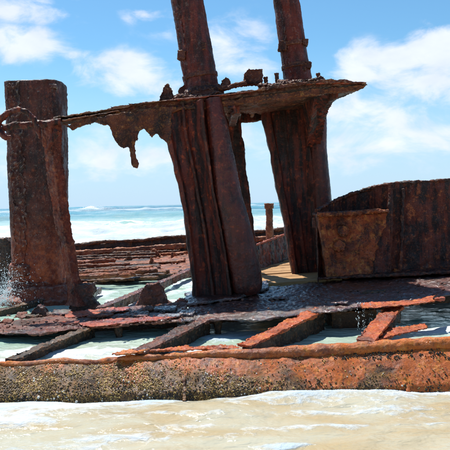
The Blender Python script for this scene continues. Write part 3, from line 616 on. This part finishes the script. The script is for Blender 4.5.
for i, (x0, x1, y0_, y1_, dY) in enumerate(((110, 235, 106.5, 91.5, .03), (172, 250, 99, 91, .07), (215, 300, 95.5, 84, .04), (128, 176, 103.5, 99, .09), (300, 360, 82.5, 82, .04), (60, 118, 120, 110, .06))):
    bm = BM(); prism(bm, rag(PX(YF - dY - .02, [(x0, y0_), (x1, y1_), (x1 + 2, y1_ + 1.2), (x0 + 3, y0_ + 1.6)]), .08, .008, 60 + i), (0, .35, 0)); crust('edge_strip', bm, M[('table', 'deckred', 'scrap')[i % 3]], fr, .010, ((.2, .02), (.05, .012), (.02, .007)))
# round bar continuing to the left
bm = BM(); tube(bm, [P(x, 127.5 - .10 * x * .9 + .8 * math.sin(x * .3), YF - .05) for x in range(2, 66, 6)], .062, 12); crust('end_bar', bm, M['frame'], fr, .014, ((.12, .03), (.04, .02)))
# eaten web that hangs below the plate
cur = [(96, 117), (165, 106), (174, 106), (171, 120), (172, 134), (170, 144), (166, 143), (160, 138), (157, 134), (152, 138), (148, 134), (144, 129), (140, 131), (138, 141), (135.5, 141), (136, 150), (139.5, 164), (138, 169), (133, 168), (130, 158), (128, 147), (124, 149), (119, 147), (114, 140), (111, 132), (107, 125), (100, 124)]
bm = BM(); prism(bm, rag(PX(YF - .115, cur), .045, .02, 12), (0, .03, 0)); crust('hanging_web', bm, M['curtain'], fr, .009, ((.12, .03), (.05, .012), (.02, .008)))
# middle leg: web plate with flanges and a pipe
def polyx(pts, y):
    for (a, b), (c, d) in zip(pts, pts[1:]):
        if b <= y <= d: return a + (c - a) * (y - b) / (d - b)
    return pts[-1][0] if y > pts[-1][1] else pts[0][0]
def leg(left, right, Y, prof, pipe, th, mat, seed, y0, y1, slope):
    bm = BM(); rings = []; r = random.Random(seed); nr = 46
    for i in range(nr):
        t = i / (nr - 1); jl = .5 * math.sin(i * .37 + seed) + .3 * math.sin(i * 1.1) + r.uniform(-.25, .25); jr = r.uniform(-.3, .3); fr_ = []; bk = []
        for u, d in prof:
            y = y0 + (y1 - y0) * t + slope * (u - .5) * (1 - t) + slope * .95 * (u - .5) * t
            xl = polyx(left, y) + jl * (1 - u) ** 6; xr = polyx(right, y) + jr
            q = P(xl + (xr - xl) * u, y, Y); fr_.append(q - Vector((0, d, 0))); bk.append(q + Vector((0, th, 0)))
        rings.append(fr_ + list(reversed(bk)))
    loft(bm, rings); lg = crust('leg', bm, mat, fr, .015, ((.6, .03), (.13, .010), (.035, .006)))
    bm = BM(); tube(bm, [P(x, y, Yp) for x, y, Yp, q in pipe], [q for *_, q in pipe], 32); crust('pipe', bm, M['pipe'], lg, .016, ((.5, .03), (.1, .008), (.03, .005)))
    return lg
leg([(161, 100), (163, 128), (166, 140), (172, 160), (178, 185), (185, 225), (189, 262), (193, 300)], [(222, 96), (224, 130), (230, 190), (243, 250), (248, 284), (250, 300)], YF,
    [(0, .0), (.02, .08), (.09, .10), (.13, .03), (.22, .0), (.30, .02), (.34, .07), (.38, .07), (.42, .0), (.52, .03), (.60, .12), (.65, .19), (.69, .19), (.71, .03), (.82, .0), (1, .0)],
    [(213, 98, YF - .02, .125), (219, 140, YF - .03, .165), (228, 195, YF - .04, .20), (239.5, 245, YF - .04, .228), (245.5, 274, YF - .04, .235), (246.6, 284, YF - .04, .232), (247.2, 290, YF - .04, .215), (247.6, 294, YF - .04, .17)], .16, M['frame'], 31, 102, 295, -9)
# foot plate under the middle leg
deck_poly('foot_plate', [(186, 303), (236, 297), (268, 287), (268, 280), (230, 283), (186, 292)], M['deckwet'], .05, .04, .016, ((.15, .04), (.05, .02)), fr)
# rear middle leg
bm = BM(); prism(bm, rag(PX(YB - .2, [(222, 119), (240, 116), (254, 225), (260, 268), (246, 268), (236, 190)]), .12, .015, 5), (0, .12, 0)); crust('leg', bm, M['frame'], fr, .02, ((.3, .04), (.08, .02)))
# right leg: flares out into a bracket under the plate
YR = 10.9
leg([(260, 100), (262, 118), (268, 145), (274, 175), (283, 220), (294, 285)], [(325, 95), (323, 130), (322, 142), (325, 180), (330, 214), (336, 285)], YR,
    [(0, .06), (.05, .10), (.13, .10), (.16, .02), (.3, .0), (.36, .02), (.4, .0), (.6, .01), (.70, .08), (.76, .10), (.80, .03), (.9, 0), (1, 0)],
    [(318, 102, YR + .02, .14), (318, 150, YR, .16), (321.5, 190, YR, .17), (325.5, 230, YR, .17), (330, 279, YR, .17)], .18, M['frame'], 41, 103, 279, -3)
bm = BM(); gp = [(347, 88, 9.05), (342, 93, 9.2), (335, 101, 9.6), (329, 111, 10.0), (325, 124, 10.4), (322, 145, 10.75), (312, 150, 10.85), (308, 104, 10.6), (322, 93, 9.6)]
prism(bm, [P(*q) for q in gp], (-.11, 0, 0)); crust('gusset', bm, M['frame'], fr, .016, ((.2, .03), (.06, .02), (.025, .01)))
# under-plate bearers
for (a, b, ya, yb, w, h) in (((236, 108), (232, 123), YF + .1, YB - .1, .12, .16), ((335, 94), (318, 113), YF + .2, YB - .3, .1, .12), ((196, 113), (200, 126), YF + .1, YB - .1, .12, .14)):
    bm = BM(); bar(bm, P(*a, ya), P(*b, yb), w, h); crust('bearer', bm, M['frame'], fr, .02, ((.2, .03), (.06, .02)))
bm = BM(); bar(bm, P(190, 123, YB - .15), P(322, 108, YB - .15), .1, .22); crust('bearer', bm, M['frame'], fr, .022, ((.2, .04), (.06, .03)))
bm = BM(); tube(bm, [P(228, 108, YF - .05), P(234, 107, YF - .1), P(236, 111, YF - .08), P(231, 114, YF - .04)], .035, 8); crust('eye_bolt', bm, M['frame'], fr, .012, ((.05, .015),))
# left strut leg with its splayed foot
bm = BM(); rings = []
for (xl, xr, y, Y) in ((40, 63, 124, YF + .02), (43, 63, 150, YF + .05), (47.5, 68, 190, YF + .1), (56, 74, 235, YF + .1), (64, 81, 275, YF + .1), (66, 86, 292, YF + .08), (64, 96, 306, YF + .05)):
    a, b = P(xl, y, Y), P(xr, y, Y); mdl = a.lerp(b, .55); w = (b - a).length
    rings.append([a, mdl + Vector((0, -w * .38, 0)), b, mdl + Vector((0, w * .45, 0))])
loft(bm, rings); crust('leg', bm, M['strut'], fr, .016, ((.3, .05), (.09, .035), (.03, .016)))
bm = BM(); prism(bm, rag(PX(YF - .02, [(69, 291), (76, 284), (92, 284), (94, 291), (91, 298), (99, 306), (100, 310), (68, 318), (68, 308), (73, 302)]), .07, .02, 6), (0, .22, 0)); crust('foot_bracket', bm, M['deck'], fr, .016, ((.15, .05), (.05, .035), (.025, .014)))
bm = BM(); tube(bm, [P(58, 130, YF - .1), P(52, 140, YF - .12), P(47, 150, YF - .08)], [.06, .05, .03], 8); crust('cleat', bm, M['frame'], fr, .014, ((.06, .03),))

# hoop hooked over the end bar
bm = BM(); tube(bm, [P(x, y, Y) for x, y, Y in ((40, 139, YF - .16), (38, 129, YF - .18), (34, 119, YF - .18), (27, 112, YF - .18), (18, 109.5, YF - .17), (9, 112, YF - .14), (3, 117, YF - .12), (-3, 124, YF - .1), (0, 132, YF - .12), (7, 138, YF - .16), (12, 136, YF - .17))], [.03, .045, .052, .052, .05, .05, .06, .07, .065, .05, .03], 10)
tag(crust('iron_hoop', bm, M['frame'], None, .014, ((.1, .03), (.04, .02))), 'bent rusty iron hoop hooked over the bar end at far left', 'hoop')

# ------------------------------------------------------------------ masts standing on the plate
def mast(Y, bx, by, tx, ty, r, label, lugs, bands):
    b = P(bx, by, Y); t = P(tx, ty, Y); d = (t - b).normalized()
    # set the foot on the plate at that depth
    mt = thing('iron_mast', label, 'mast', b, 'iron masts on the gantry')
    L = (t - b).length + .45
    bm = BM(); tube(bm, [b + d * (L * i / 20 - .12) for i in range(21)], [r * (1.06 - .10 * i / 20) for i in range(21)], 36); crust('shaft', bm, M['mast'], mt, .016, ((.4, .03), (.1, .010), (.03, .007)))
    bm = BM(); tube(bm, [b - d * .14, b + d * .03, b + d * .07, b + d * .1], [r * 1.32, r * 1.32, r * 1.22, r * 1.1], 28); crust('collar', bm, M['scrap'], mt, .018, ((.15, .06), (.05, .04)))
    bm = BM(); s = Vector((-r * .72, -r * .66, 0)); bar(bm, b + d * .1 + s, b + d * (L - .2) + s * .93, .15, .05, (.7, .7, .1)); crust('seam_strap', bm, M['mast'], mt, .016, ((.1, .04), (.035, .03)))
    for px, py, sz in lugs:
        c = P(px, py, Y - r * .8); bm = BM(); bar(bm, c + Vector((0, .14, 0)), c - Vector((.01, .04, 0)), sz * 1.7, sz * 1.9, (.15, 0, 1)); crust('lug', bm, M['scrap'], mt, .011, ((.06, .02), (.03, .01)))
    for f in bands:
        c = b + d * f; bm = BM(); tube(bm, [c - d * .045, c - d * .035, c + d * .035, c + d * .045], [r * 1.03, r * 1.12, r * 1.12, r * 1.03], 32); crust('band', bm, M['scrap'], mt, .012, ((.1, .02), (.04, .012)))
    return mt
mast(9.7, 203, 94, 187, 0, .255, 'thick rusty mast on the plate above the middle leg', [(203, 46, .065), (182, 55, .075)], [.27])
mast(10.5, 299, 88, 286, 0, .225, 'thinner rusty mast on the plate above the right leg', [(283, 46, .085), (306, 42, .055), (303, 67, .075), (309, 65, .06)], [.36, .72])

# scrap lying on the plate
def scrap(name, pts, Y, th, label, cat, mat='scrap', seed=1, vox=.014):
    bm = BM(); prism(bm, rag(PX(Y, pts), .06, .012, seed), (0, th, 0)); return tag(crust(name, bm, M[mat], None, vox, ((.12, .05), (.05, .03), (.025, .012))), label, cat)
scrap('iron_stub', [(158, 101), (161, 92), (163, 85), (168, 83), (172, 88), (173, 95), (175, 99.5)], 9.2, .22, 'pointed rusty stub standing left of the thicker mast', 'iron stub', 'table', 1)
scrap('iron_lump', [(176, 99), (178, 88), (184, 84), (190, 84), (192, 97)], 9.6, .2, 'dark lump of iron against the left foot of the thicker mast', 'iron lump', 'scrap', 2)
def rubble(px0, px1, y0, y1, Y0, Y1, n, label, seed):
    r = random.Random(seed); bm = BM()
    for i in range(n):
        t = r.random(); c = P(px0 + (px1 - px0) * t, y0 + (y1 - y0) * t + r.uniform(-1.5, 1), r.uniform(Y0, Y1)); s = r.uniform(.035, .085)
        g = bmesh.ops.create_icosphere(bm, subdivisions=2, radius=s)['verts']
        for v in g: v.co = Vector((v.co.x * 1.5, v.co.y, v.co.z * .8)) + c
    return tag(crust('rust_rubble', bm, M['scrap'], None, .014, ((.1, .06), (.04, .04), (.02, .015))), label, 'rubble')
rubble(175, 222, 98.5, 94, 8.95, 9.35, 26, 'crumbled crust heaped around the foot of the thicker mast', 4)
rubble(262, 322, 86.5, 80, 8.9, 9.3, 22, 'crumbled crust strewn on the plate under the thinner mast', 8)
bm = BM(); tube(bm, [P(218, 88, 9.3), P(226, 88.5, 9.3), P(236, 85, 9.3), P(248, 83, 9.3)], [.07, .05, .06, .05], 10)
tag(crust('iron_pipe', bm, M['scrap'], None, .014, ((.1, .05), (.04, .03))), 'short crusted pipe lying on the plate between the two masts', 'pipe')
scrap('iron_block', [(243, 84), (244, 72), (249, 68), (255, 68.5), (263.5, 67.5), (264, 82), (256, 84)], 9.3, .24, 'square dark block at the pipe end, between the two masts', 'iron block', 'scrap', 3)
for i, (px, y0, y1, lean, lab) in enumerate(((266.5, 86, 78, -1, 'small stud bolt nearest the square block on the plate'), (277.5, 85, 74, -1, 'taller stud bolt just left of the thinner mast'), (321, 82, 74, -3, 'leaning stud bolt just right of the thinner mast'))):
    b = thing('stud_bolt', lab, 'bolt', P(px, y0, 9.4), 'stud bolts on the plate')
    bm = BM(); tube(bm, [P(px, y0 + 1, 9.4), P(px + lean, y1, 9.4)], .035, 8); crust('shank', bm, M['scrap'], b, .011, ((.05, .02),))
    bm = BM(); tube(bm, [P(px + lean, y1 + 1.5, 9.4), P(px + lean, y1 - 1.2, 9.4)], .044, 6); crust('nut', bm, M['scrap'], b, .011, ((.05, .025),))

scrap('iron_lump', [(219, 90), (221, 80), (226, 76), (231, 80), (232, 88)], 9.5, .2, 'dark lump of iron against the right foot of the thicker mast', 'iron lump', 'scrap', 12)
scrap('iron_clamp', [(186, 97), (190, 91), (200, 89), (212, 88), (219, 90), (218, 94)], 9.25, .16, 'low crusted clamp across the front foot of the thicker mast', 'clamp', 'scrap', 13)
scrap('iron_clamp', [(286, 86), (289, 81), (300, 79), (313, 78), (316, 82), (314, 84)], 9.9, .2, 'low crusted clamp across the front foot of the thinner mast', 'clamp', 'scrap', 14)
# ------------------------------------------------------------------ casing on the right
YK = 10.0
cas = thing('iron_casing', 'big dark curved iron casing on the deck at the right edge', 'casing', D(390, 280))
bm = BM()
prof = [(316, 211, 9.70), (330, 203, 10.1), (348, 195.5, 10.3), (368, 189, 10.15), (388, 184, 9.80), (420, 182, 9.74), (448, 180, 9.72), (500, 178, 9.8), (560, 178, 10.3), (600, 180, 11.2)]
rings = []
for px, py, Y in prof:
    t = P(px, py, Y); bz = deckz(t.x) - .12
    rings.append([t, t + Vector((0, .07, 0)), Vector((t.x, Y + .07, bz)), Vector((t.x, Y, bz))])
loft(bm, rings); crust('wall', bm, M['casing'], cas, .022, ((.5, .05), (.12, .03), (.035, .016)))
bm = BM(); tube(bm, [P(px, py, Y + .02) for px, py, Y in prof], .04, 8); crust('wall_rim', bm, M['casing'], cas, .016, ((.2, .04), (.06, .03), (.03, .015)))
bm = BM(); prism(bm, rag(PX(9.63, [(319, 214), (391, 211), (391, 277), (329, 279), (323, 245)]), .1, .01, 2), (0, .10, 0)); crust('front_wall', bm, M['casing'], cas, .018, ((.3, .04), (.09, .02), (.03, .014)))
bm = BM(); prism(bm, rag(PX(9.60, [(319, 214), (388, 212), (387, 222), (382, 236), (376, 255), (371, 277), (329, 279), (323, 245)]), .05, .028, 2), (0, .06, 0)); crust('front_panel', bm, M['panel'], cas, .016, ((.3, .04), (.09, .03), (.03, .018)))
bm = BM(); tube(bm, [P(316, 214, 9.5), P(325, 215, 9.48), P(350, 213.5, 9.47), (P(375, 211, 9.48)), P(389, 211.5, 9.5)], [.045, .055, .05, .05, .04], 10); crust('panel_rim', bm, M['panel'], cas, .013, ((.12, .035), (.04, .025)))
bm = BM(); prism(bm, PX(9.5, [(317, 214), (389, 210.5), (389, 213.5), (317, 217)]), (0, .55, .02)); crust('top_flange', bm, M['casing'], cas, .016, ((.15, .03), (.05, .02)))
bm = BM(); prism(bm, rag([P(317, 214, 9.6), P(325, 214, 9.6), P(332, 280, 9.6), P(327, 281, 9.6)], .1, .01, 3), (0, .3, 0)); crust('end_flange', bm, M['panel'], cas, .016, ((.2, .03), (.06, .02)))
bm = BM(); tube(bm, [P(391, 188, 9.76), P(390, 230, 9.72), P(388, 277, 9.72)], .05, 8); crust('stiffener', bm, M['casing'], cas, .015, ((.2, .04), (.06, .02)))
bm = BM(); tube(bm, [P(403, 188, 9.74), P(402, 230, 9.72), P(400, 276, 9.72)], .035, 8); crust('stiffener', bm, M['casing'], cas, .015, ((.2, .04), (.06, .02)))
for px, py in ((343, 231), (339, 246)):
    bm = BM(); c = P(px, py, 9.58); tube(bm, [c + Vector((0, .05, 0)), c - Vector((0, .035, 0)), c - Vector((0, .05, 0))], [.11, .10, .05], 12); crust('boss', bm, M['panel'], cas, .013, ((.08, .04), (.03, .015)))
for px, py in ((445, 270), (440, 274), (396, 271)):
    bm = BM(); c = P(px, py, 9.75); tube(bm, [c - Vector((0, 0, .1)), c, c + Vector((0, 0, .06))], [.14, .10, .04], 8); crust('crust_lump', bm, M['panel'], cas, .016, ((.1, .06), (.04, .03)))
bm = BM(); prism(bm, [D(318, 281, .03), D(345, 279, .03), D(450, 274, .03), D(600, 267, .03), D(600, 262, .03), D(450, 268, .03), D(345, 272, .03), D(318, 275, .03)], (0, 0, .05)); crust('base_angle', bm, M['casing'], cas, .018, ((.15, .05), (.05, .03)))
bm = BM(); tube(bm, [P(313, 222, 9.6), P(313.5, 216, 9.58), P(314, 228, 9.58)], .03, 8); crust('hinge_knuckle', bm, M['casing'], cas, .012, ((.05, .02),))

# ------------------------------------------------------------------ wooden deck, coaming, bollard
wd = thing('plank_deck', 'patch of sunlit orange planks between the middle leg and the casing', 'planking', D(295, 270))
pm = []; npl = 15; y0, y1 = 9.75, 13.6
for i in range(npl):
    a = y0 + (y1 - y0) * i / npl; b = y0 + (y1 - y0) * (i + 1) / npl - .022; dzj = rs.uniform(-.012, .012)
    bm = BM(); xa, xb = .45 + rs.uniform(-.1, .1), 1.72 + rs.uniform(-.12, .12)
    v = [Vector((x, y, deckz(x) - .03 + dzj)) for x, y in ((xa, a), (xb, a + rs.uniform(-.006, .006)), (xb, b), (xa, b))]
    prism(bm, v, (0, 0, .045)); bmesh.ops.recalc_face_normals(bm, faces=bm.faces)
    bmesh.ops.bevel(bm, geom=list(bm.edges), offset=.006, segments=1, affect='EDGES')
    me = bpy.data.meshes.new('plank'); bm.to_mesh(me); bm.free(); link('plank', me, M['wood'], wd)
co = thing('hatch_coaming', 'low dark red plate wall beside the sunlit planks, behind the middle leg', 'coaming', D(262, 270))
ca, cb = D(256, 271), D(296, 258)
ta = P(253, 246, ca.y); tb = P(292, 232, cb.y)
bm = BM(); n_ = Vector((-.05, .03, 0)); prism(bm, [ca - Vector((0, 0, .1)), cb - Vector((0, 0, .1)), tb, ta], n_); crust('wall', bm, M['frame'], co, .018, ((.3, .04), (.08, .03), (.03, .014)))
bm = BM(); tube(bm, [ta, ta.lerp(tb, .5), tb], .035, 8); crust('rim', bm, M['deckred'], co, .014, ((.1, .035), (.04, .02)))
bo = thing('bollard', 'small pale rusty bollard seen between the middle and right legs', 'bollard', D(269, 244))
Yb = 14.5
bm = BM(); tube(bm, [P(269, 206, Yb), P(269.5, 225, Yb), P(270, 248, Yb)], [.085, .09, .10], 14); crust('shaft', bm, M['far'], bo, .018, ((.15, .03), (.05, .02)))
bm = BM(); tube(bm, [P(268.8, 203, Yb), P(269, 209, Yb)], [.125, .12], 14); crust('cap', bm, M['far'], bo, .018, ((.1, .04), (.04, .02)))

# ------------------------------------------------------------------ bracket lumps standing on the deck
def bracket(pts, Y, th, label, mat='deck', seed=1):
    bm = BM(); prism(bm, rag(PX(Y, pts), .06, .018, seed), (0, th, 0)); return tag(crust('iron_bracket', bm, M[mat], None, .015, ((.15, .05), (.05, .035), (.025, .014))), label, 'bracket')
bracket([(133, 309), (138, 300), (141, 290), (146, 284), (157, 283), (163, 288), (166, 297), (171, 305), (182, 307), (176, 311), (150, 313)], 8.75, .16, 'rounded rusty bracket plate on the deck left of the middle leg', 'deck', 3)
bracket([(28, 318), (33, 309), (37, 305), (43, 308), (46, 314), (60, 316), (58, 320), (30, 322)], 8.4, .18, 'small rusty lump on the deck at left, before the column', 'deck', 5)
bracket([(172, 304), (180, 299), (190, 299), (193, 306), (176, 309)], 8.7, .14, 'flat rusty wedge at the left toe of the middle leg', 'deckred', 7)
bracket([(-20, 240), (6, 238), (14, 252), (18, 275), (24, 300), (-20, 304)], 11.3, .5, 'dark pitted hull fragment at the left edge behind the column', 'fardark', 9)

# ------------------------------------------------------------------ spray thrown up by the surf at the left
def spray():
    r = random.Random(77); cs = []; ss = []; ds = []; ks = []
    src = [P(r.uniform(-6, 8), r.uniform(292, 312), r.uniform(9.3, 9.9)) for k in range(7)]
    for i in range(3600):
        if i < 3450:
            b = src[i % 7]; t = r.random() ** .8; an = r.gauss(.15, .5); sp_ = r.uniform(.3, 1.25) * (1 if i % 7 < 4 else .6)
            v = Vector((math.sin(an) * .7, r.gauss(0, .15), math.cos(an))) * sp_; c = b + v * t - Vector((0, 0, .55 * t * t)) ; dr = (v - Vector((0, 0, 1.1 * t))).normalized()
        else: c = P(r.choice((358, 364, 371)) + r.gauss(0, 1.2), r.uniform(302, 330), 7.2); dr = Vector((0, 0, 1))
        cs.append(c); ss.append(abs(r.gauss(0, .0020)) + .0013); ds.append(dr); ks.append(r.uniform(1, 3.2))
    me = grains('sea_spray', cs, ss, ds, ks)
    o = link('sea_spray', me, M['drop']); o['kind'] = 'stuff'; o['label'] = 'fine white drops of spray thrown up before the left column'; o['category'] = 'spray'
spray()
# the burst of a breaker far out
def burst():
    r = random.Random(5); p0 = P(95, 208, 186); cs = []; ss = []
    for i in range(900):
        a = r.gauss(0, 1); h = min(1.9, abs(r.gauss(0, .7))) * math.exp(-(a * .9) ** 2); cs.append((p0.x + a * 3.6 + r.gauss(0, .3), 186 + r.gauss(0, 1.5), .7 + h + r.uniform(-.3, .3))); ss.append(r.uniform(.05, .24) / (1 + h * .9))
    o = link('breaker_spray', grains('breaker_spray', cs, ss), M['drop']); o['kind'] = 'stuff'; o['label'] = 'small burst of white spray on the far breaker by the left leg'; o['category'] = 'spray'
burst()
